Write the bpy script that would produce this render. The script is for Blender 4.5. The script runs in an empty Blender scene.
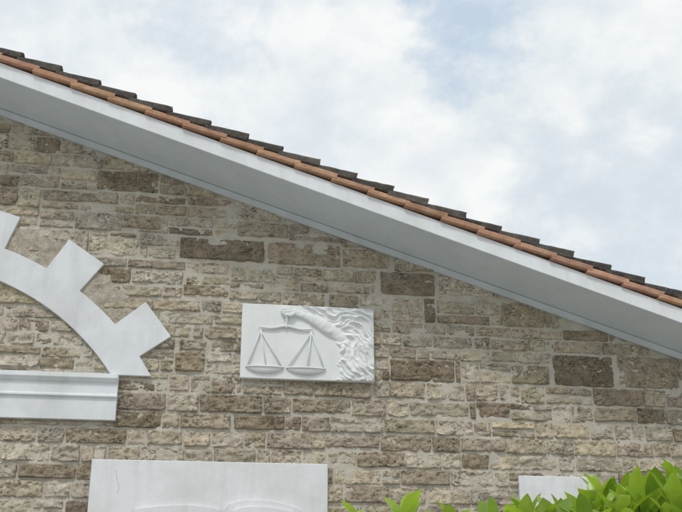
import bpy, bmesh, math, random
import numpy as np
from mathutils import Vector, Matrix, Euler
random.seed(7); rng=np.random.default_rng(11)
scene=bpy.context.scene
col=scene.collection

# ------------------------------------------------------------ helpers
def link(o,parent=None):
    col.objects.link(o)
    if parent is not None: o.parent=parent
    return o
def mesh_obj(name,V,F,mats,parent=None,smooth=False,midx=None,tone=None):
    me=bpy.data.meshes.new(name)
    me.from_pydata([tuple(v) for v in V],[],[tuple(f) for f in F])
    for m in mats: me.materials.append(m)
    if midx is not None: me.polygons.foreach_set("material_index",np.asarray(midx,dtype=np.int32))
    if smooth: me.polygons.foreach_set("use_smooth",np.ones(len(me.polygons),dtype=bool))
    if tone is not None:
        a=me.attributes.new("tone",'FLOAT_COLOR','POINT')
        a.data.foreach_set("color",np.asarray(tone,dtype=np.float32).ravel())
    me.update()
    return link(bpy.data.objects.new(name,me),parent)
def empty(name,loc=(0,0,0)):
    o=bpy.data.objects.new(name,None); o.location=loc; o.empty_display_size=.3
    return link(o)
def hsh(ix,iz,s):
    h=(ix.astype(np.int64)*374761393+iz.astype(np.int64)*668265263+s*2147483647+s*97)&0xFFFFFFFF
    h=((h^(h>>13))*1274126177)&0xFFFFFFFF
    h=(h^(h>>16))&0xFFFFFFFF
    return h/4294967295.0
def vn(x,z,s=0):
    x=np.asarray(x,float); z=np.asarray(z,float)
    ix=np.floor(x).astype(np.int64); iz=np.floor(z).astype(np.int64)
    fx=x-ix; fz=z-iz; fx=fx*fx*(3-2*fx); fz=fz*fz*(3-2*fz)
    a=hsh(ix,iz,s);b=hsh(ix+1,iz,s);c=hsh(ix,iz+1,s);d=hsh(ix+1,iz+1,s)
    return (a*(1-fx)+b*fx)*(1-fz)+(c*(1-fx)+d*fx)*fz
def fbm(x,z,s=0,o=4):
    r=0;a=.5;t=0
    for i in range(o):
        r=r+a*vn(x,z,s+i*17);t+=a;a*=.55;x=x*2.03+3.1;z=z*2.03+1.7
    return r/t

# ------------------------------------------------------------ node helper
def newmat(name):
    m=bpy.data.materials.new(name); m.use_nodes=True
    nt=m.node_tree; nt.nodes.clear()
    out=nt.nodes.new("ShaderNodeOutputMaterial"); b=nt.nodes.new("ShaderNodeBsdfPrincipled")
    nt.links.new(b.outputs[0],out.inputs[0])
    return m,nt,b
def N(nt,t,**k):
    n=nt.nodes.new(t)
    for a,v in k.items(): setattr(n,a,v)
    return n
def setin(nt,n,i,v):
    if isinstance(v,bpy.types.NodeSocket): nt.links.new(v,n.inputs[i])
    else: n.inputs[i].default_value=v
def mix(nt,f,a,b,mode='MIX'):
    n=N(nt,"ShaderNodeMix",data_type='RGBA',blend_type=mode)
    setin(nt,n,0,f); setin(nt,n,6,a); setin(nt,n,7,b); return n.outputs[2]
def mth(nt,op,a,b=0.0,clamp=False):
    n=N(nt,"ShaderNodeMath",operation=op,use_clamp=clamp); setin(nt,n,0,a); setin(nt,n,1,b); return n.outputs[0]
def noise(nt,vec,scale,detail=5,rough=.6,dist=0.0):
    n=N(nt,"ShaderNodeTexNoise"); nt.links.new(vec,n.inputs['Vector'])
    n.inputs['Scale'].default_value=scale;n.inputs['Detail'].default_value=detail
    n.inputs['Roughness'].default_value=rough;n.inputs['Distortion'].default_value=dist
    return n.outputs['Fac']
def maprange(nt,v,a,b,c=0.0,d=1.0):
    n=N(nt,"ShaderNodeMapRange"); setin(nt,n,0,v)
    for i,x in zip((1,2,3,4),(a,b,c,d)): n.inputs[i].default_value=x
    return n.outputs[0]
def coords(nt,scale=(1,1,1)):
    t=N(nt,"ShaderNodeTexCoord"); mp=N(nt,"ShaderNodeMapping")
    nt.links.new(t.outputs['Object'],mp.inputs[0]); mp.inputs['Scale'].default_value=scale
    return mp.outputs[0]
def bump(nt,b,h,strength=.5,dist=.01):
    n=N(nt,"ShaderNodeBump"); n.inputs['Strength'].default_value=strength; n.inputs['Distance'].default_value=dist
    nt.links.new(h,n.inputs['Height']); nt.links.new(n.outputs[0],b.inputs['Normal'])
C4=lambda r,g,b:(r,g,b,1)

# stone
m_stone,nt,b=newmat("weathered_limestone")
at=N(nt,"ShaderNodeAttribute",attribute_name="tone")
c1=coords(nt); cs=coords(nt,(1,1,2.4))
n1=noise(nt,c1,11,5,.72); n2=noise(nt,cs,30,5,.75); n3=noise(nt,c1,90,2,.7); n4=noise(nt,c1,2.6,3,.5)
c=mix(nt,maprange(nt,n1,.36,.64),mix(nt,1.0,at.outputs['Color'],C4(.74,.73,.70),'MULTIPLY'),mix(nt,1.0,at.outputs['Color'],C4(1.27,1.26,1.24),'MULTIPLY'))
pit=maprange(nt,mth(nt,'ADD',n2,mth(nt,'MULTIPLY',mth(nt,'SUBTRACT',noise(nt,c1,4.5,2,.5),.5),.34)),.59,.68)
c=mix(nt,mth(nt,'MULTIPLY',pit,.62),c,C4(.13,.108,.08))
c=mix(nt,mth(nt,'MULTIPLY',maprange(nt,n3,.57,.66),.40),c,C4(.17,.145,.11))
c=mix(nt,mth(nt,'MULTIPLY',maprange(nt,n3,.44,.36),.32),c,C4(.60,.56,.47))
c=mix(nt,mth(nt,'MULTIPLY',maprange(nt,n4,.5,.72),.35),c,C4(.50,.455,.37))
nt.links.new(c,b.inputs['Base Color']); b.inputs['Roughness'].default_value=.95
b.inputs['Specular IOR Level'].default_value=.1
h=mth(nt,'ADD',mth(nt,'MULTIPLY',n1,.55),mth(nt,'SUBTRACT',mth(nt,'MULTIPLY',n3,.5),mth(nt,'MULTIPLY',pit,.6)))
bump(nt,b,h,1.0,.016)

m_mortar,nt,b=newmat("lime_mortar")
c1=coords(nt); n1=noise(nt,c1,6,5,.65); n2=noise(nt,c1,70,3,.7); n3=noise(nt,c1,1.1,3)
c=mix(nt,maprange(nt,n1,.3,.7),C4(.49,.455,.385),C4(.64,.605,.525))
c=mix(nt,mth(nt,'MULTIPLY',maprange(nt,n2,.54,.64),.4),c,C4(.28,.25,.205))
c=mix(nt,mth(nt,'MULTIPLY',maprange(nt,n3,.45,.7),.2),c,C4(.40,.375,.315))
nt.links.new(c,b.inputs['Base Color']); b.inputs['Roughness'].default_value=.97; b.inputs['Specular IOR Level'].default_value=.1
bump(nt,b,mth(nt,'ADD',n2,n1),.9,.011)

def plaster(name,base,dirt,bs=.25,stain=.5):
    m,nt,b=newmat(name)
    c1=coords(nt); n1=noise(nt,c1,2.4,6,.6,.3); n2=noise(nt,c1,70,4,.6); cv=coords(nt,(6,6,.7)); n3=noise(nt,cv,1.6,5,.6)
    n4=noise(nt,c1,14,4,.6)
    c=mix(nt,mth(nt,'MULTIPLY',maprange(nt,n1,.42,.72),stain),base,dirt)
    c=mix(nt,mth(nt,'MULTIPLY',maprange(nt,n3,.5,.75),stain*.7),c,dirt)
    c=mix(nt,mth(nt,'MULTIPLY',maprange(nt,n4,.6,.75),stain*.4),c,dirt)
    nt.links.new(c,b.inputs['Base Color']); b.inputs['Roughness'].default_value=.85; b.inputs['Specular IOR Level'].default_value=.25
    bump(nt,b,mth(nt,'ADD',n2,mth(nt,'MULTIPLY',n4,1.2)),bs,.004)
    return m
m_white=plaster("white_render",C4(.74,.765,.80),C4(.53,.54,.54),.35,.6)
m_lintel=plaster("pale_lintel_render",C4(.74,.755,.775),C4(.55,.55,.53),.4,.6)
m_carve=plaster("white_carved_stone",C4(.78,.80,.81),C4(.60,.61,.61),.15,.4)
m_fascia=plaster("white_painted_board",C4(.76,.785,.82),C4(.58,.60,.61),.15,.6)
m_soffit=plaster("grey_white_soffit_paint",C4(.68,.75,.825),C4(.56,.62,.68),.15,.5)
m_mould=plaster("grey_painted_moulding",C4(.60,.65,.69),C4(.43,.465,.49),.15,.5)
m_crack,nt,b=newmat("dark_hairline_crack"); c1=coords(nt); nt.links.new(mix(nt,noise(nt,c1,20),C4(.34,.33,.32),C4(.55,.54,.52)),b.inputs['Base Color']); b.inputs['Roughness'].default_value=1

m_stucco,nt,b=newmat("rough_beige_infill")
c1=coords(nt); n1=noise(nt,c1,12,6,.7); n2=noise(nt,c1,60,4,.7)
c=mix(nt,maprange(nt,n1,.35,.65),C4(.39,.35,.28),C4(.58,.535,.445)); c=mix(nt,mth(nt,'MULTIPLY',maprange(nt,n2,.52,.62),.5),c,C4(.24,.21,.165))
nt.links.new(c,b.inputs['Base Color']); b.inputs['Roughness'].default_value=.97; b.inputs['Specular IOR Level'].default_value=.1
bump(nt,b,mth(nt,'ADD',n2,n1),.9,.014)

def tilemat(name,a,bb,lich,la):
    m,nt,b=newmat(name)
    at=N(nt,"ShaderNodeAttribute",attribute_name="tone")
    c1=coords(nt); n1=noise(nt,c1,7,6,.65); n2=noise(nt,c1,30,5,.75)
    c=mix(nt,maprange(nt,n1,.35,.65),a,bb)
    c=mix(nt,1.0,c,at.outputs['Color'],'MULTIPLY')
    c=mix(nt,mth(nt,'MULTIPLY',maprange(nt,n2,.50,.66),la),c,lich)
    nt.links.new(c,b.inputs['Base Color']); b.inputs['Roughness'].default_value=.9
    b.inputs['Specular IOR Level'].default_value=.2
    bump(nt,b,n2,.9,.010); return m
m_terra=tilemat("terracotta",C4(.42,.225,.14),C4(.56,.35,.23),C4(.26,.20,.155),.45)
m_dark=tilemat("weathered_dark_tile",C4(.048,.045,.043),C4(.105,.094,.083),C4(.21,.19,.165),.42)

# ------------------------------------------------------------ geometry constants
XR=-4.25; K=0.3195; Z0=5.135     # roof / wall junction line
XE=5.7; XL=2*XR-XE
def zl(x): return Z0-K*XR-K*np.abs(np.asarray(x,float)-XR)
OV=.70

# ================================================================= HOUSE
house=empty("stone_house",(0,0,0))
house["label"]="rubble stone gabled house with white arch and tiled roof"
house["category"]="house"

# ---------- stone layout   (x0,z0,x1,z1,tone: 0 pale 1 mid brown-grey 2 dark)
specials=[(-1.70,4.80,-.85,5.03,2),(-.82,4.79,-.08,5.03,1),(.33,4.53,.90,4.77,2),(1.59,4.25,2.12,4.50,1),
 (2.11,3.65,2.75,3.97,2),(2.80,3.65,3.46,3.98,1),(.42,3.64,1.07,3.86,2),(-2.56,5.48,-1.95,5.70,2),(-2.27,5.09,-1.90,5.23,1),
 (-.49,4.51,-.21,4.61,1),(-1.60,3.12,-1.13,3.26,1),(-2.62,2.96,-2.08,3.10,2),(1.28,3.31,1.62,3.46,2),(1.66,3.65,2.06,3.85,1),
 (-.06,4.80,.42,5.0,1),(.94,4.55,1.54,4.76,0),(-1.64,4.42,-1.20,4.53,1),(-1.1,3.12,-.62,3.26,2),(-3.5,5.46,-3.31,5.58,2),
 (-1.18,4.58,-.74,4.74,0),(.6,3.30,1.2,3.44,0),(-.55,3.30,.02,3.44,1),(-1.68,3.66,-1.40,3.86,2),(-.22,2.98,.30,3.10,1),
 (-1.14,5.07,-.62,5.23,0),(1.1,2.97,1.55,3.10,1),(.5,2.64,.98,2.78,1),(2.5,3.30,2.95,3.44,1),(-2.58,4.79,-2.1,4.98,0),(-3.0,2.64,-2.5,2.77,2)]
covers=[(-1.04,3.63,.22,4.33),(-2.35,2.0,-.22,2.80),(1.66,2.3,2.44,2.73),(-6.3,3.17,-2.21,3.57)]
def subtract(rects,sp,gap=.009):
    out=[]
    sx0,sz0,sx1,sz1=sp[0]-gap,sp[1]-gap,sp[2]+gap,sp[3]+gap
    for (x0,z0,x1,z1) in rects:
        if x1<=sx0 or x0>=sx1 or z1<=sz0 or z0>=sz1: out.append((x0,z0,x1,z1)); continue
        if x0<sx0: out.append((x0,z0,sx0,z1))
        if x1>sx1: out.append((sx1,z0,x1,z1))
        a,bb=max(x0,sx0),min(x1,sx1)
        if z0<sz0: out.append((a,z0,bb,sz0))
        if z1>sz1: out.append((a,sz1,bb,z1))
    return [r for r in out if r[2]-r[0]>.04 and r[3]-r[1]>.028]
bounds=[2.30,2.46,2.63,2.79,2.95,3.11,3.275,3.455,3.64,3.86,3.985,4.12,4.245,4.51,4.775,5.045,5.245,5.465,5.71,5.85,6.03,6.16,6.34,6.52]
zz=2.30; lowb=[]
while zz>.12: zz-=random.uniform(.13,.2); lowb.append(max(zz,0.0))
bounds=sorted(set(lowb))+bounds
rects=[]
def row(x0,x1,z0,z1,wlo,whi):
    x=x0
    while x<x1-.02:
        w=random.uniform(wlo,whi)
        if x1-(x+w)<.11: w=x1-x
        a=random.random()
        lo=hi=0
        if a<.14: hi=-random.uniform(.004,.014)
        elif a<.24: lo=random.uniform(.004,.010)
        g=lambda:random.uniform(.002,.009)
        rects.append((x+g(),z0+g()+lo,x+w-g(),z1-g()+hi)); x+=w
for z0,z1 in zip(bounds[:-1],bounds[1:]):
    h=z1-z0; x=XL+random.uniform(-.2,0)
    while x<XE-.03:
        if h>.195:
            W=min(random.uniform(.3,1.0),XE-x)
            if XE-(x+W)<.15: W=XE-x
            q=random.random()
            if q<.16: row(x,x+W,z0,z1,.3,.62)
            else:
                s=z0+h*random.uniform(.36,.64)
                row(x,x+W,z0,s,.2,.58); row(x,x+W,s,z1,.2,.58)
            x+=W
        else:
            W=min(random.uniform(.5,1.4),XE-x)
            if XE-(x+W)<.15: W=XE-x
            if h>.15 and random.random()<.22:
                s=z0+h*random.uniform(.38,.62); row(x,x+W*.5,z0,s,.2,.5); row(x,x+W*.5,s,z1,.2,.5); x+=W*.5
            else:
                row(x,x+W,z0,z1,.18,.56); x+=W
for sp in specials: rects=subtract(rects,sp)
for sp in covers: rects=subtract(rects,sp,0.0)
allr=[(r,-1) for r in rects]+[(s[:4],s[4]) for s in specials]
VV=[];FF=[];TT=[];off=0
pal=[(.48,.42,.325),(.435,.38,.295),(.51,.455,.36),(.40,.35,.27),(.54,.49,.40),(.465,.405,.31),(.49,.44,.355),(.44,.395,.325),(.52,.455,.34)]
midp=[(.36,.305,.23),(.385,.33,.255)]
darkp=[(.28,.23,.165),(.25,.203,.148),(.315,.26,.19)]
for r,isp in allr:
    x0,z0,x1,z1=r; xc=(x0+x1)/2; zc=(z0+z1)/2
    zt=float(zl(xc))
    if zc>zt-.0 : continue
    near=(-5.2<xc<4.9 and zc>2.0)
    st=.0100 if near else .05
    w=x1-x0; hh=z1-z0
    nu=max(4,int(w/st)); nv=max(4,int(hh/st))
    a=np.linspace(-1,1,nu+1); bb=np.linspace(-1,1,nv+1)
    a=np.sign(a)*np.abs(a)**.8; bb=np.sign(bb)*np.abs(bb)**.8
    A,B=np.meshgrid(a,bb)
    cc=[random.uniform(.000,.012) if random.random()<.8 else random.uniform(.015,.03) for _ in range(4)]
    crn=np.where(A<0,np.where(B<0,cc[0],cc[1]),np.where(B<0,cc[2],cc[3]))*min(1,hh/.12)
    lx=A*(w/2-crn*B**6*np.abs(A)); lz=B*(hh/2-crn*.7*A**6*np.abs(B))
    tl=random.uniform(-.016,.016)*min(1,.3/w)
    X=xc+lx; Z=zc+lz+tl*lx
    sd=random.randint(0,9999)
    ed=np.maximum(np.abs(A),np.abs(B))
    X=X+(fbm(X*18,Z*18,sd,5)-.5)*.026*ed; Z=Z+(fbm(X*12+5,Z*16,sd+3,5)-.5)*.025*ed
    dist=np.minimum(w/2-np.abs(lx),hh/2-np.abs(lz))
    e=np.clip(dist/random.uniform(.006,.013),0,1); e=np.sqrt(e)*.45+.55*e*e*(3-2*e)
    h0=random.uniform(.018,.036)+(.006 if isp>=0 else 0)
    rough=(fbm(X*10,Z*18,sd+9,6)-.5)*.046
    ln=fbm(X*7,Z*34,sd+21,4); groove=np.clip((ln-.60)/.07,0,1)*.009
    pn=fbm(X*34,Z*38,sd+31,2); pitd=np.clip((pn-.61)/.1,0,1)*.014
    slopeu=random.uniform(-.009,.009)*A+random.uniform(-.010,.005)*B
    Y=.012-e*(h0+rough-groove-pitd+slopeu)
    Zm=zl(X)-.002; Z=np.minimum(Z,Zm)
    n=(nu+1)*(nv+1)
    VV.append(np.stack([X,Y,Z],-1).reshape(-1,3))
    i=np.arange(nu)[None,:]+np.arange(nv)[:,None]*(nu+1)+off
    FF.append(np.stack([i,i+1,i+nu+2,i+nu+1],-1).reshape(-1,4)); off+=n
    if isp<0:
        q=random.random(); P_=darkp if q<.07 else (midp if q<.18 else pal)
    else: P_=(pal,midp,darkp)[isp]
    p=random.choice(P_); k=random.uniform(.86,1.12)
    t=np.ones((n,4)); t[:,0]=p[0]*k;t[:,1]=p[1]*k*random.uniform(.985,1.01);t[:,2]=p[2]*k*random.uniform(.95,1.06)
    TT.append(t)
nst=sum(len(f) for f in FF)
# mortar sheet
xs=np.concatenate([np.arange(XL,-5.5,.12),np.arange(-5.5,5.0,.020),np.arange(5.0,XE,.1),[XE]])
ts=np.linspace(0,1,280)
XX,Tt=np.meshgrid(xs,ts); ZZ=Tt*zl(XX)
smear=np.clip((fbm(XX*3.4,ZZ*4.2,640,5)-.60)/.12,0,1)
YY=(fbm(XX*5,ZZ*5,501,4)-.5)*.016+(fbm(XX*22,ZZ*22,77,3)-.5)*.009+.002-smear*.008
VV.append(np.stack([XX,YY,ZZ],-1).reshape(-1,3))
nx=len(xs); i=np.arange(nx-1)[None,:]+np.arange(279)[:,None]*nx+off
mf=np.stack([i,i+1,i+nx+1,i+nx],-1).reshape(-1,4); FF.append(mf); off+=XX.size
TT.append(np.ones((XX.size,4)))
# solid body behind
zr=float(zl(XR)); ze=float(zl(XE)); YB=8.0
body=np.array([(XL,.03,0),(XE,.03,0),(XE,.03,ze),(XR,.03,zr-.01),(XL,.03,ze),(XL,YB,0),(XE,YB,0),(XE,YB,ze),(XR,YB,zr-.01),(XL,YB,ze)])
V=np.concatenate(VV+[body]); F=[tuple(f) for f in np.concatenate(FF).tolist()]
o=off
bf=[(o+1,o+6,o+7,o+2),(o+5,o+0,o+4,o+9),(o+6,o+5,o+9,o+8,o+7),(o+2,o+7,o+8,o+3),(o+3,o+8,o+9,o+4)]
midx=[0]*nst+[1]*(len(mf)+len(bf)); F+=bf
T=np.concatenate(TT+[np.ones((10,4))])
wall=mesh_obj("wall",V.tolist(),F,[m_stone,m_mortar],house,True,midx,T)

# ---------- box & profile builders
def prism(name,outline,y0,y1,mat,parent,bev=.006):
    """outline (x,z) counter clockwise seen from the front, y0 front < y1 back"""
    bm=bmesh.new()
    f=[bm.verts.new((x,y0,z)) for x,z in outline]; g=[bm.verts.new((x,y1,z)) for x,z in outline]
    n=len(f); bm.faces.new(f); bm.faces.new(g[::-1])
    for i in range(n): bm.faces.new((f[i],g[i],g[(i+1)%n],f[(i+1)%n]))
    bmesh.ops.recalc_face_normals(bm,faces=bm.faces)
    if bev: 
        ed=[e for e in bm.edges if abs(e.verts[0].co.y-y0)<1e-6 or abs(e.verts[1].co.y-y0)<1e-6]
        bmesh.ops.bevel(bm,geom=ed,offset=bev,segments=2,affect='EDGES',profile=.5,clamp_overlap=True)
    me=bpy.data.meshes.new(name); bm.to_mesh(me); bm.free(); me.materials.append(mat)
    return link(bpy.data.objects.new(name,me),parent)
def rect(x0,z0,x1,z1): return [(x0,z0),(x1,z0),(x1,z1),(x0,z1)]

# ---------- window: arch, cornice
window=bpy.data.objects.new("window",None); link(window,house)
ac=(-4.25,2.20); Ri,Ro,Rt=2.43,2.74,3.09; zb=3.592
def pol(r,deg): a=math.radians(deg); return (ac[0]+r*math.sin(a),ac[1]+r*math.cos(a))
amax=math.degrees(math.acos((zb-ac[1])/Ro)); amin_in=math.degrees(math.acos((zb-ac[1])/Ri))
hw=4.1
outer=[pol(Ro,amax)]
def arcpts(r,a0,a1,n):
    return [pol(r,a0+(a1-a0)*k/n) for k in range(n+1)]
cur=amax
allteeth=[50.7,32.5,15.0,-2.0,-19,-36,-52.5]
for t in allteeth:
    outer+=arcpts(Ro,cur,t+hw,6)[1:]
    outer+=[pol(Rt,t+hw-.1),pol(Rt+.01,t-hw+.25)]
    outer.append(pol(Ro,t-hw)); cur=t-hw
outer+=arcpts(Ro,cur,-amax,6)[1:]
inner=arcpts(Ri,-amin_in,amin_in,48)
arch=prism("arch_surround",outer+inner,-.05,.02,m_white,window,.006)
# rough infill between the teeth
def infill(a0,a1,r1,sd):
    nu,nv=46,26
    A_,R_=np.meshgrid(np.linspace(a0,a1,nu),np.linspace(Ro-.02,r1,nv))
    tt=(R_-Ro)/(r1-Ro)
    R2=R_+(fbm(A_*.9,R_*0+3,sd,3)-.5)*.09*np.clip(tt,0,1)
    X=ac[0]+R2*np.sin(np.radians(A_)); Z=ac[1]+R2*np.cos(np.radians(A_))
    Y=-.024-(fbm(X*14,Z*14,sd+4,5)-.5)*.03
    Y=Y+np.clip((tt-.88)/.12,0,1)*.045
    i=np.arange(nu-1)[None,:]+np.arange(nv-1)[:,None]*nu
    Fq=np.stack([i,i+nu,i+nu+1,i+1],-1).reshape(-1,4)
    mesh_obj("infill",np.stack([X,Y,Z],-1).reshape(-1,3).tolist(),Fq.tolist(),[m_stucco],window,True)
for q,(t0,t1) in enumerate(zip(allteeth[:-1],allteeth[1:])):
    infill(t0-hw+.3,t1+hw-.3,Ro+.30,40+q*7)
# cornice profile swept in x
def sweep(name,prof,xa,xb,mat,parent):
    V=[];n=len(prof)
    for x in (xa,xb): V+=[(x,y,z) for y,z in prof]
    F=[tuple(range(n)),tuple(range(2*n-1,n-1,-1))]+[(i,i+n,(i+1)%n+n,(i+1)%n) for i in range(n)]
    ob=mesh_obj(name,V,F,[mat],parent)
    bm=bmesh.new(); bm.from_mesh(ob.data); bmesh.ops.recalc_face_normals(bm,faces=bm.faces)
    bmesh.ops.bevel(bm,geom=list(bm.edges),offset=.003,segments=1,affect='EDGES'); bm.to_mesh(ob.data); bm.free()
    return ob
prof=[(.02,3.588),(-.125,3.588),(-.13,3.545),(-.118,3.53),(-.105,3.512),(-.085,3.505),(-.085,3.40),(-.10,3.392),(-.10,3.374),(-.075,3.366),(-.075,3.36),(-.072,3.165),(.02,3.165)]
sweep("cornice",prof,-6.32,-2.185,m_white,window)

# ---------- lintels
lint=prism("lintel",rect(-2.365,2.02,-.205,2.815),-.045,.02,m_lintel,house,.008)
def tube(bm,pts,rad,seg=8):
    rings=[]
    n=len(pts)
    for i,p in enumerate(pts):
        p=Vector(p); a=Vector(pts[max(i-1,0)]); c=Vector(pts[min(i+1,n-1)]); d=(c-a).normalized()
        up=Vector((0,1,0)) if abs(d.y)<.9 else Vector((1,0,0))
        s=d.cross(up).normalized(); u=s.cross(d)
        r=rad[i] if isinstance(rad,(list,tuple)) else rad
        rings.append([bm.verts.new(p+(s*math.cos(2*math.pi*k/seg)+u*math.sin(2*math.pi*k/seg))*r) for k in range(seg)])
    for i in range(n-1):
        for k in range(seg):
            bm.faces.new((rings[i][k],rings[i][(k+1)%seg],rings[i+1][(k+1)%seg],rings[i+1][k]))
    bm.faces.new(rings[0][::-1]); bm.faces.new(rings[-1])
def bm_obj(name,bm,mat,parent,smooth=True):
    bmesh.ops.recalc_face_normals(bm,faces=bm.faces)
    me=bpy.data.meshes.new(name); bm.to_mesh(me); bm.free(); me.materials.append(mat)
    if smooth: me.polygons.foreach_set("use_smooth",np.ones(len(me.polygons),dtype=bool))
    return link(bpy.data.objects.new(name,me),parent)
# two low raised shapes near the foot of the lintel
def raised(xa,xb,z0,h,skew,yf=-.066):
    pts=[(xa,z0-.12),(xb,z0-.12)]
    for k in range(21):
        t=k/20; x=xb+(xa-xb)*t; pts.append((x,z0+h*math.sin(math.pi*(1-t)**skew)**.7))
    prism("raised_ornament",pts,yf,-.04,m_lintel,lint,.005)
raised(-1.95,-1.20,2.38,.04,1.3,-.085); raised(-1.16,-.46,2.39,.085,.75,-.085); raised(-1.07,-.54,2.37,.045,.75,-.115)
bm=bmesh.new(); cp=[];x=-2.14;zc=2.72
for k in range(14):
    cp.append((x,-.0455,zc)); zc-=.016; x+=random.uniform(-.009,.0085)
tube(bm,cp,.0014,5); bm_obj("crack",bm,m_crack,lint)
prism("lintel",rect(1.655,2.25,2.46,2.745),-.045,.02,m_lintel,house,.008).name="lintel.001"

# ---------- roof
AL=math.atan(K); ca,sa=math.cos(AL),math.sin(AL)
def SP(s,y,n,side=1):
    return (XR+side*(s*ca+n*sa),y,zr-s*sa+n*ca)
L=(XE+.45-XR)/ca
roof=bpy.data.objects.new("roof",None); link(roof,house)
RV=[];RF=[];RM=[];RT=[]
def addpoly(vs,fs,mi,tn):
    o=len(RV); RV.extend(vs); RF.extend([tuple(o+i for i in f) for f in fs]); RM.extend([mi]*len(fs)); RT.extend([(*tn,1)]*len(vs))
BX=[(0,1,2,3),(7,6,5,4),(0,4,5,1),(1,5,6,2),(2,6,7,3),(3,7,4,0)]
jt=lambda a:random.uniform(-a,a)
def slab_tile(sec,s0,s1,nU,nL,side,mi,tn,taper=0.0,ns=7,rg=.0028):
    vs=[];m_=len(sec)
    for q in range(ns+1):
        t=q/ns; s=s0+(s1-s0)*t; nb=nU+(nL-nU)*t; w_=1+taper*(t-.5)+jt(rg*9)
        dn=jt(rg)
        vs+=[SP(s+(jt(.006) if q in (0,ns) else 0),yy+jt(.002),nb+nn*w_+dn,side) for yy,nn in sec]
    fs=[tuple(range(m_)),tuple(range((ns+1)*m_-1,ns*m_-1,-1))]
    for q in range(ns): fs+=[(q*m_+i,(q+1)*m_+i,(q+1)*m_+(i+1)%m_,q*m_+(i+1)%m_) for i in range(m_)]
    addpoly(vs,fs,mi,tn)
pitch=.378; nc=int(L/pitch)+1
for side in (1,-1):
    vs=[SP(0,-OV+.03,.163,side),SP(L,-OV+.03,.163,side),SP(L,YB,.163,side),SP(0,YB,.163,side),SP(0,-OV+.03,.180,side),SP(L,-OV+.03,.180,side),SP(L,YB,.180,side),SP(0,YB,.180,side)]
    addpoly(vs,BX,0,(.8,.8,.8))
    for c_ in range(nc):
        s0=c_*pitch-.06; s1=s0+pitch+.05
        k=random.uniform(.82,1.14); tn=(k,k*random.uniform(.94,1.05),k*random.uniform(.92,1.08))
        y0=-OV-.045+jt(.005); y1=-.42; th=.060+jt(.004)
        sec=[(y0+.010,0),(y0,.010),(y0,th-.014),(y0+.014,th),(y1,th-.01),(y1,0)]
        nU=.184+jt(.002); slab_tile(sec,s0,s1,nU,nU+.028+jt(.003),side,0,tn,0,5,.0014)
        k=random.uniform(.72,1.35); tn=(k,k*.98,k*.96)
        s0=c_*pitch+.13+jt(.012); s1=s0+pitch+.030+jt(.010)
        y0=-OV-.034+jt(.008); th=.092+jt(.007)
        sec=[(y0+.006,0),(y0-.004,.012),(y0,th*.64),(y0+.018,th*.88),(y0+.065,th),(y0+.12,th*.95),(y0+.18,th*.6),(y0+.19,0)]
        nU=.243+jt(.003); slab_tile(sec,s0,s1,nU-.012,nU+.026+jt(.004),side,1,tn,.26,7,.0020)
    ys=[-OV+.30+.235*i for i in range(int((YB+OV-.25)/.235))]
    for ri,yc in enumerate(ys):
        for c_ in range(nc):
            s0=c_*pitch-.03+random.uniform(-.015,.015); s1=s0+pitch+.055+random.uniform(-.01,.02)
            nb0=.22+random.uniform(-.004,.004); nb1=nb0+.030+random.uniform(-.004,.006)
            r0=.074; r1=.092+random.uniform(-.004,.004)
            seg=5
            vs=[]
            for (s,nb,r) in ((s0,nb0,r0),(s1,nb1,r1)):
                for rr in (r,r-.017):
                    for k_ in range(seg+1):
                        an=math.pi*k_/seg
                        vs.append(SP(s,yc-rr*math.cos(an)*1.0,nb+rr*math.sin(an)*.92,side))
            q=seg+1; fs=[]
            for k_ in range(seg):
                fs.append((k_,k_+1,2*q+k_+1,2*q+k_)); fs.append((q+k_+1,q+k_,3*q+k_,3*q+k_+1))
                fs.append((2*q+k_,2*q+k_+1,3*q+k_+1,3*q+k_)); fs.append((k_+1,k_,q+k_,q+k_+1))
            fs.append((0,2*q,3*q,q)); fs.append((seg,q+seg,3*q+seg,2*q+seg))
            k=random.uniform(.75,1.25)
            orange=(random.random()<.35)
            addpoly(vs,fs,0 if orange else 1,(k,k*.97,k*.94) if not orange else (k*.7,k*.7,k*.7))
# ridge caps
for i in range(int((YB+OV)/.38)):
    y0=-OV-.03+i*.38; vs=[]
    for (y,r) in ((y0,.125),(y0+.42,.105)):
        for k_ in range(9):
            an=math.pi*k_/8; vs.append((XR-r*math.cos(an),y,zr+.29+r*math.sin(an)))
    fs=[(k_,k_+1,9+k_+1,9+k_) for k_ in range(8)]
    addpoly(vs,fs,1,(1,1,1))
tiles=mesh_obj("roof_tiles",RV,RF,[m_terra,m_dark],roof,False,RM,RT)
bm=bmesh.new(); bm.from_mesh(tiles.data); bmesh.ops.recalc_face_normals(bm,faces=bm.faces); bm.to_mesh(tiles.data); bm.free()

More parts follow.
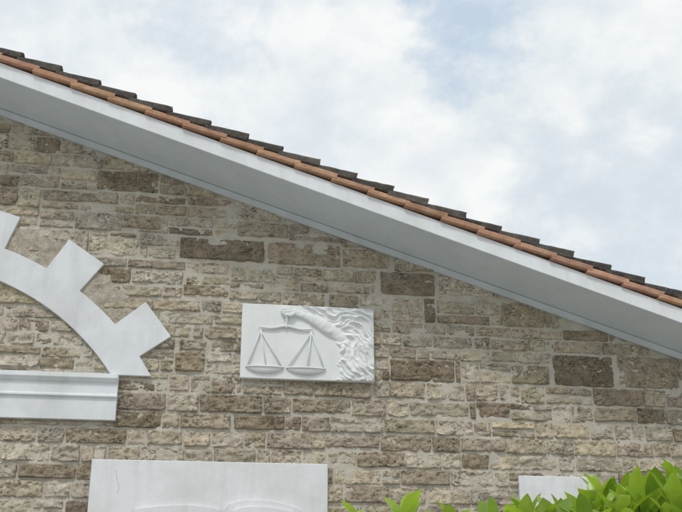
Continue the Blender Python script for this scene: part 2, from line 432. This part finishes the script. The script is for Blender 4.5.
def slopebar(name,sec,side,mat,parent,s0=0.0,s1=None,bev=.004):
    s1=L if s1 is None else s1
    m_=len(sec)
    V=[SP(s0,y,n,side) for y,n in sec]+[SP(s1,y,n,side) for y,n in sec]
    V=[(XR,v[1],zr+sec[i][1]/ca) if i<m_ and s0==0 else v for i,v in enumerate(V)]
    F=[tuple(range(m_)),tuple(range(2*m_-1,m_-1,-1))]+[(i,i+m_,(i+1)%m_+m_,(i+1)%m_) for i in range(m_)]
    ob=mesh_obj(name,V,F,[mat],parent)
    bm=bmesh.new(); bm.from_mesh(ob.data); bmesh.ops.recalc_face_normals(bm,faces=bm.faces)
    if bev: bmesh.ops.bevel(bm,geom=[e for e in bm.edges if (e.verts[0].co-e.verts[1].co).length>1],offset=bev,segments=2,affect='EDGES')
    bm.to_mesh(ob.data); bm.free(); return ob
for side in (1,-1):
    slopebar("bargeboard",[(-OV,.034),(-OV,.181),(-OV+.026,.181),(-OV+.026,.034)],side,m_fascia,roof)
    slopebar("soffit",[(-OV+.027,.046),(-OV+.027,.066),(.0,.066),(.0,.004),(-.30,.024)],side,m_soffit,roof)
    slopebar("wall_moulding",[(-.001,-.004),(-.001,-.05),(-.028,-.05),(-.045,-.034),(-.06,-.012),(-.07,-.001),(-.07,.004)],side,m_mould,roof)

# ================================================================= RELIEF PLAQUE
PX,PZ,PW,PH=-1.06,3.604,1.305,.742
plaque=empty("relief_plaque",(PX,-.03,PZ))
plaque["label"]="white carved relief plaque with arm holding balance scales"
plaque["category"]="relief"
def sm(v,a,b): t=np.clip((v-a)/(b-a),0,1); return t*t*(3-2*t)
def relief(name,hf,x0,x1,z0,z1,step,parent,cut=True):
    nx=int((x1-x0)/step)+1; nz=int((z1-z0)/step)+1
    X,Z=np.meshgrid(np.linspace(x0,x1,nx),np.linspace(z0,z1,nz)); H=hf(X,Z)
    i=np.arange(nx-1)[None,:]+np.arange(nz-1)[:,None]*nx
    Fq=np.stack([i,i+1,i+nx+1,i+nx],-1).reshape(-1,4)
    if cut:
        hv=H.ravel(); Fq=Fq[hv[Fq].max(1)>-.002]
        used=np.unique(Fq); mp=-np.ones(H.size,int); mp[used]=np.arange(len(used)); Fq=mp[Fq]
    else: used=np.arange(H.size)
    V=np.stack([X,-H,Z],-1).reshape(-1,3)[used]
    return mesh_obj(name,V.tolist(),Fq.tolist(),[m_carve],parent,True)
slab=prism("slab",rect(0,0,PW,PH),-.042,.04,m_carve,plaque,.006)
TOP=.042
def bx(Z):
    return np.interp(Z,[0,.06,.16,.26,.36,.42,.50,.56,.62,.68,.742],[.90,.97,.93,.98,.93,.92,.86,.78,.68,.61,.55])
def segd(X,Z,a,b):
    dx,dz=b[0]-a[0],b[1]-a[1]; t=np.clip(((X-a[0])*dx+(Z-a[1])*dz)/(dx*dx+dz*dz),0,1)
    return np.hypot(X-a[0]-t*dx,Z-a[1]-t*dz)
def drap(X,Z):
    bb=bx(Z)+.014*np.sin(Z*62)
    m=sm(X,bb-.005,bb+.03)
    wx=(fbm(X*3.6,Z*3.6,31,3)-.5)*2; wz=(fbm(X*3.6+9,Z*3.6+4,47,3)-.5)*2
    px=X+.15*wx; pz=Z+.15*wz
    k=sm(Z+.25*(fbm(X*4,Z*4,91,2)-.5)-.25*(X-.9),.18,.34)
    ph=(pz*.90+px*.46)*140+5*wx
    ph1=(px*1.0+pz*.45)*122+4*wz
    rid=(1-np.abs(np.sin(ph*.5)))**1.1; rida=(1-np.abs(np.sin(ph1*.5)))**1.1
    r=rid*k+rida*(1-k)
    fold=(1-np.abs(np.sin((px*.46+pz*.95)*28+3*wz)))**1.3
    fold2=(1-np.abs(np.sin((px*1.0+pz*.35)*28+3*wx)))**1.3
    big=fbm(X*8,Z*8,15,4); fo=fold*k+fold2*(1-k)
    h=TOP+m*(.000+.016*r+.025*fo+.055*np.clip(big-.42,0,1))-.004*(1-m)-.002
    d=np.minimum(segd(X,Z,(.56,.652),(.80,.545)),segd(X,Z,(.80,.545),(.94,.455)))
    h=np.where(h>TOP,TOP+(h-TOP)*(.25+.75*sm(d,.055,.11)),h)
    edge=np.minimum(np.minimum(X,PW-X),np.minimum(Z,PH-Z))
    h=np.minimum(h,TOP+.005+edge*1.6)
    return np.where(edge<.006,TOP-.01,h)
relief("drapery",lambda X,Z:drap(X,Z),.42,PW-.004,.004,PH-.004,.0032,plaque,False)
def caps(X,Z,a,b,ra,rb,ha,hb,fl=.72):
    ax,az=a;bx_,bz=b; dx,dz=bx_-ax,bz-az; L2=dx*dx+dz*dz+1e-9
    t=np.clip(((X-ax)*dx+(Z-az)*dz)/L2,0,1)
    d=np.hypot(X-ax-t*dx,Z-az-t*dz); r=ra+(rb-ra)*t; c_=ha+(hb-ha)*t
    return np.where(d<r,c_+fl*np.sqrt(np.clip(r*r-d*d,0,None)),-1)
def armh(X,Z):
    H=np.full_like(X,-1.)
    parts=[((.56,.652),(.68,.612),.032,.046,.026,.024),((.68,.612),(.80,.545),.046,.062,.024,.020),((.80,.545),(1.02,.395),.062,.064,.020,-.024),
           ((.68,.585),(.86,.49),.026,.040,.032,.028),((.72,.625),(.90,.52),.022,.030,.028,.018),
           ((.47,.675),(.57,.648),.044,.034,.024,.024),
           ((.47,.705),(.405,.712),.016,.015,.04,.045),((.405,.712),(.388,.672),.015,.013,.045,.04),
           ((.465,.690),(.398,.688),.016,.015,.045,.052),((.398,.688),(.392,.652),.015,.012,.052,.045),
           ((.462,.670),(.408,.664),.015,.014,.047,.053),((.408,.664),(.405,.634),.014,.011,.053,.046),
           ((.465,.652),(.424,.640),.013,.012,.044,.05),((.424,.640),(.424,.616),.012,.010,.05,.045),
           ((.50,.648),(.462,.622),.017,.014,.05,.06),((.462,.622),(.435,.630),.014,.011,.06,.062)]
    for a,b_,ra,rb,ha,hb in parts:
        H=np.maximum(H,caps(X,Z,a,b_,ra,rb,ha,hb))
    H=H+(fbm(X*13,Z*13,8,3)-.5)*.016
    return np.where(H>0,TOP-.012+H,-.5)
arm=relief("arm",armh,.34,1.10,.31,.735,.003,plaque,True)
me=arm.data
co=np.empty(len(me.vertices)*3); me.vertices.foreach_get("co",co); co=co.reshape(-1,3)
co[:,1]=np.minimum(co[:,1],-TOP+.006); me.vertices.foreach_set("co",co.ravel()); me.update()
yb=-TOP-.018
bm=bmesh.new()
tube(bm,[(.434,yb-.02,.655),(.434,yb-.01,.60),(.432,yb,.515),(.430,yb,.485)],[.007,.009,.012,.006])
bp=[]
for k in range(21):
    t=k/20*2-1; bp.append((.43+.262*t,yb,.512-.022*t*t+.010*math.cos(t*6)))
tube(bm,bp,[.008+.007*(1-abs(k/10-1)) for k in range(21)])
for cx,cz in ((.182,.487),(.678,.487)):
    tube(bm,[(cx+.014*math.cos(q*math.pi/5),yb,cz+.014*math.sin(q*math.pi/5)) for q in range(11)],.0055,6)
scales=bm_obj("scales",bm,m_carve,plaque)
def pan(cx,apx,apz,rz,w):
    bm=bmesh.new()
    nu,nv=28,7
    ring=[]
    for j in range(nv+1):
        v=j/nv*math.pi/2
        ring.append([bm.verts.new((cx+w*math.cos(v)*math.cos(2*math.pi*i/nu),yb+.010+.036*math.cos(v)*math.sin(2*math.pi*i/nu),rz-.062*math.sin(v))) for i in range(nu)])
    for j in range(nv):
        for i in range(nu):
            bm.faces.new((ring[j][i],ring[j][(i+1)%nu],ring[j+1][(i+1)%nu],ring[j+1][i]))
    bm.faces.new(ring[0])
    bmesh.ops.remove_doubles(bm,verts=bm.verts,dist=1e-5)
    tube(bm,[(cx+w*1.03*math.cos(2*math.pi*i/32),yb+.010+.038*math.sin(2*math.pi*i/32),rz+.002) for i in range(33)],.009,6)
    for dx,dy in ((-w*.97,0),(w*.97,0),(.01,-.022)):
        tube(bm,[(apx,yb,apz),(cx+dx,yb+dy,rz)],.0066,6)
    return bm_obj("pan",bm,m_carve,scales)
pan(.232,.182,.475,.108,.172); pan(.63,.678,.475,.108,.182)

# ================================================================= GROUND
m_ground,nt,b=newmat("dry_gravel_and_grass")
c1=coords(nt); n1=noise(nt,c1,.5,6,.6); n2=noise(nt,c1,25,5,.7)
c=mix(nt,maprange(nt,n1,.42,.66),C4(.42,.41,.39),C4(.19,.20,.14)); c=mix(nt,mth(nt,'MULTIPLY',maprange(nt,n2,.5,.7),.5),c,C4(.26,.25,.235))
nt.links.new(c,b.inputs['Base Color']); b.inputs['Roughness'].default_value=.95; bump(nt,b,n2,.5,.02)
g=mesh_obj("ground",[(-600,-600,0),(600,-600,0),(600,600,0),(-600,600,0)],[(0,1,2,3)],[m_ground]); g["kind"]="structure"

# ================================================================= SHRUBS
m_leaf,nt,b=newmat("laurel_leaf")
at=N(nt,"ShaderNodeAttribute",attribute_name="tone")
c1=coords(nt); n1=noise(nt,c1,30,3)
c=mix(nt,maprange(nt,n1,.3,.7),mix(nt,1.0,at.outputs['Color'],C4(.8,.85,.8),'MULTIPLY'),at.outputs['Color'])
nt.links.new(c,b.inputs['Base Color']); b.inputs['Roughness'].default_value=.30
tr=N(nt,"ShaderNodeBsdfTranslucent"); nt.links.new(mix(nt,1.0,c,C4(1.7,1.8,.7),'MULTIPLY'),tr.inputs[0])
ms=N(nt,"ShaderNodeMixShader"); ms.inputs[0].default_value=.38
out=[n for n in nt.nodes if n.type=='OUTPUT_MATERIAL'][0]
nt.links.new(b.outputs[0],ms.inputs[1]); nt.links.new(tr.outputs[0],ms.inputs[2]); nt.links.new(ms.outputs[0],out.inputs[0])
m_stem,nt,b=newmat("green_brown_bark")
c1=coords(nt); c=mix(nt,noise(nt,c1,30),C4(.10,.12,.05),C4(.13,.10,.06)); nt.links.new(c,b.inputs['Base Color'])
def shrub(base,shoots,label,leafscale=1.0):
    root=empty("laurel_bush",base); root["label"]=label; root["category"]="bush"; root["group"]="laurel bushes in front of the house"
    bm=bmesh.new(); LV=[];LF=[];LT=[]
    for (tx,ty,tz) in shoots:
        tip=Vector((tx,ty,tz)); b0=Vector((random.uniform(-.1,.1),random.uniform(-.1,.1),0))
        mid=Vector((tx*.85,ty*.85,tz*.55)); pts=[]
        ln=8
        for k in range(ln+1):
            t=k/ln; pts.append(b0*(1-t)**2+mid*2*t*(1-t)+tip*t*t)
        tube(bm,pts,[.012*(1-k/ln)+.0025 for k in range(ln+1)],5)
        nl=random.randint(9,13); ang=random.uniform(0,6.28)
        d=(pts[-1]-pts[-2]).normalized()
        for j in range(nl):
            f_=j/(nl-1)
            p=tip-d*(.32*(1-f_)**1.0)
            ang+=2.4+random.uniform(-.3,.3)
            el=math.radians(random.uniform(12,50)+32*f_)
            h_=Vector((math.cos(ang),math.sin(ang),0)); dr=(h_*math.cos(el)+Vector((0,0,1))*math.sin(el)+d*.25).normalized()
            Ln=random.uniform(.14,.20)*leafscale*(1-.32*max(0,f_-.8)/.2); W=Ln*random.uniform(.19,.25)
            sd=dr.cross(Vector((0,0,1))); 
            if sd.length<.05: sd=Vector((1,0,0))
            sd.normalize(); up=sd.cross(dr).normalized()
            rl=random.uniform(-.7,.7); sd,up=(sd*math.cos(rl)+up*math.sin(rl)),(up*math.cos(rl)-sd*math.sin(rl))
            cv=random.uniform(.08,.36); o=len(LV); S=9
            for q in range(S+1):
                t=q/S; w=W*(math.sin(math.pi*t**.95)**.78 if 0<t<1 else 0)+.0012
                c0=p+dr*(Ln*t)-up*(cv*Ln*t*t)
                wav=random.uniform(-.003,.003)
                LV.extend([c0-sd*w+up*(w*.30+wav),c0,c0+sd*w+up*(w*.30-wav)])
            for q in range(S):
                a=o+3*q
                LF.extend([(a,a+1,a+4,a+3),(a+1,a+2,a+5,a+4)])
            young=f_>.35
            cc=random.choice([(.30,.41,.06),(.36,.47,.085),(.22,.33,.05),(.32,.42,.09)] if young else [(.15,.25,.04),(.18,.29,.05),(.07,.145,.03)])
            kk=random.uniform(.85,1.15); LT.extend([(cc[0]*kk,cc[1]*kk,cc[2]*kk,1)]*(3*(S+1)))
    bm_obj("stems",bm,m_stem,root)
    mesh_obj("foliage",LV,LF,[m_leaf],root,True,None,LT)
    return root
def topped(n,rx,ry,prof):
    out=[]
    for i in range(n):
        while True:
            u,v=random.uniform(-1,1),random.uniform(-1,1)
            if u*u+v*v<1: break
        z=prof(u)-.10*abs(v)**2-random.random()**2*.30-.08*(random.random())
        out.append((u*rx,v*ry,z))
    for i in range(int(n*.35)):
        a=random.uniform(0,6.28); out.append((rx*math.cos(a)*random.uniform(.8,1.05),ry*math.sin(a)*random.uniform(.8,1.05),random.uniform(.4,1.7)))
    return out
shrub((.54,-5.45,0),topped(190,.84,.42,lambda u:float(np.interp(u,[-1,-.8,-.6,-.4,-.1,.3,1],[1.89,1.94,1.99,2.05,2.075,2.07,1.9]))),"large bright green laurel bush in front of stone wall",1.0)
shrub((-.46,-5.4,0),topped(16,.17,.22,lambda u:1.86-.04*u*u)+[(-.05,0,1.88),(.10,-.05,1.875)],"smaller green laurel bush beside the large bush",.95)
shrub((-.86,-5.45,0),[(-.02,0,1.87),(.17,.03,1.92),(.10,.08,1.80),(-.08,.1,1.78),(.22,.1,1.79)]+[(random.uniform(-.2,.2),random.uniform(-.2,.2),random.uniform(1.2,1.7)) for _ in range(14)],"thin young laurel bush with a few upright shoots",.9)

# ================================================================= LIGHT / WORLD
w=bpy.data.worlds.new("World"); scene.world=w; w.use_nodes=True
nt=w.node_tree; nt.nodes.clear()
out=N(nt,"ShaderNodeOutputWorld"); bg=N(nt,"ShaderNodeBackground"); nt.links.new(bg.outputs[0],out.inputs[0])
EL,AZ=54,205   # sun: elevation, compass (0=+Y, clockwise)
sky=N(nt,"ShaderNodeTexSky",sky_type='NISHITA'); sky.sun_disc=False
sky.sun_elevation=math.radians(EL); sky.sun_rotation=math.radians(AZ)
tc=N(nt,"ShaderNodeTexCoord"); mp=N(nt,"ShaderNodeMapping"); nt.links.new(tc.outputs['Generated'],mp.inputs[0])
mp.inputs['Scale'].default_value=(1,1,1.4); mp.inputs['Location'].default_value=(1.4,.7,.25)
nA=noise(nt,mp.outputs[0],9,9,.62,.15); nB=noise(nt,mp.outputs[0],9,9,.6,.1); nC=noise(nt,mp.outputs[0],4.2,8,.56,.1)
ccol=mix(nt,maprange(nt,nB,.38,.60),C4(7.6,8.2,8.6),C4(9.4,9.55,9.55))
ccol=mix(nt,mth(nt,'MULTIPLY',maprange(nt,nC,.46,.58),.6),ccol,C4(6.9,7.6,8.25))
skyc=mix(nt,.22,C4(6.1,7.5,9.0),sky.outputs[0])
def spot(d,inner,outer_,wob=.5):
    v=N(nt,"ShaderNodeVectorMath",operation='DISTANCE'); nt.links.new(tc.outputs['Generated'],v.inputs[0]); v.inputs[1].default_value=d
    dd=mth(nt,'ADD',v.outputs['Value'],mth(nt,'MULTIPLY',mth(nt,'SUBTRACT',nA,.5),wob))
    return maprange(nt,dd,outer_,inner)
g1=spot((.235,.785,.57),.0,.072,.36); g2=spot((.03,.80,.58),.0,.10); g3=spot((.42,.845,.33),.0,.17)
gap=mth(nt,'MAXIMUM',mth(nt,'MULTIPLY',g1,.8),mth(nt,'MULTIPLY',g2,.4),True)
fin=mix(nt,mth(nt,'MULTIPLY',g3,.85,True),ccol,C4(6.4,7.2,7.95))
fin=mix(nt,gap,fin,skyc)
nt.links.new(fin,bg.inputs[0]); bg.inputs[1].default_value=.1
sl=bpy.data.lights.new("sun",'SUN'); sl.energy=1.5; sl.angle=math.radians(10); sl.color=(1,.965,.91)
so=bpy.data.objects.new("sun",sl); col.objects.link(so)
el,az=math.radians(EL),math.radians(AZ)
dirv=Vector((math.sin(az)*math.cos(el),math.cos(az)*math.cos(el),math.sin(el)))
so.rotation_euler=dirv.to_track_quat('Z','Y').to_euler(); so.location=dirv*30

# ================================================================= CAMERA
cam=bpy.data.cameras.new("camera"); co_=bpy.data.objects.new("camera",cam); col.objects.link(co_)
cam.sensor_width=36; cam.lens=36*950/682; cam.clip_end=3000
co_.location=(-1.5,-9,1.6); co_.rotation_euler=(math.radians(110),0,math.radians(-9))
scene.camera=co_
scene.view_settings.view_transform='Standard'; scene.view_settings.look='None'; scene.view_settings.exposure=0
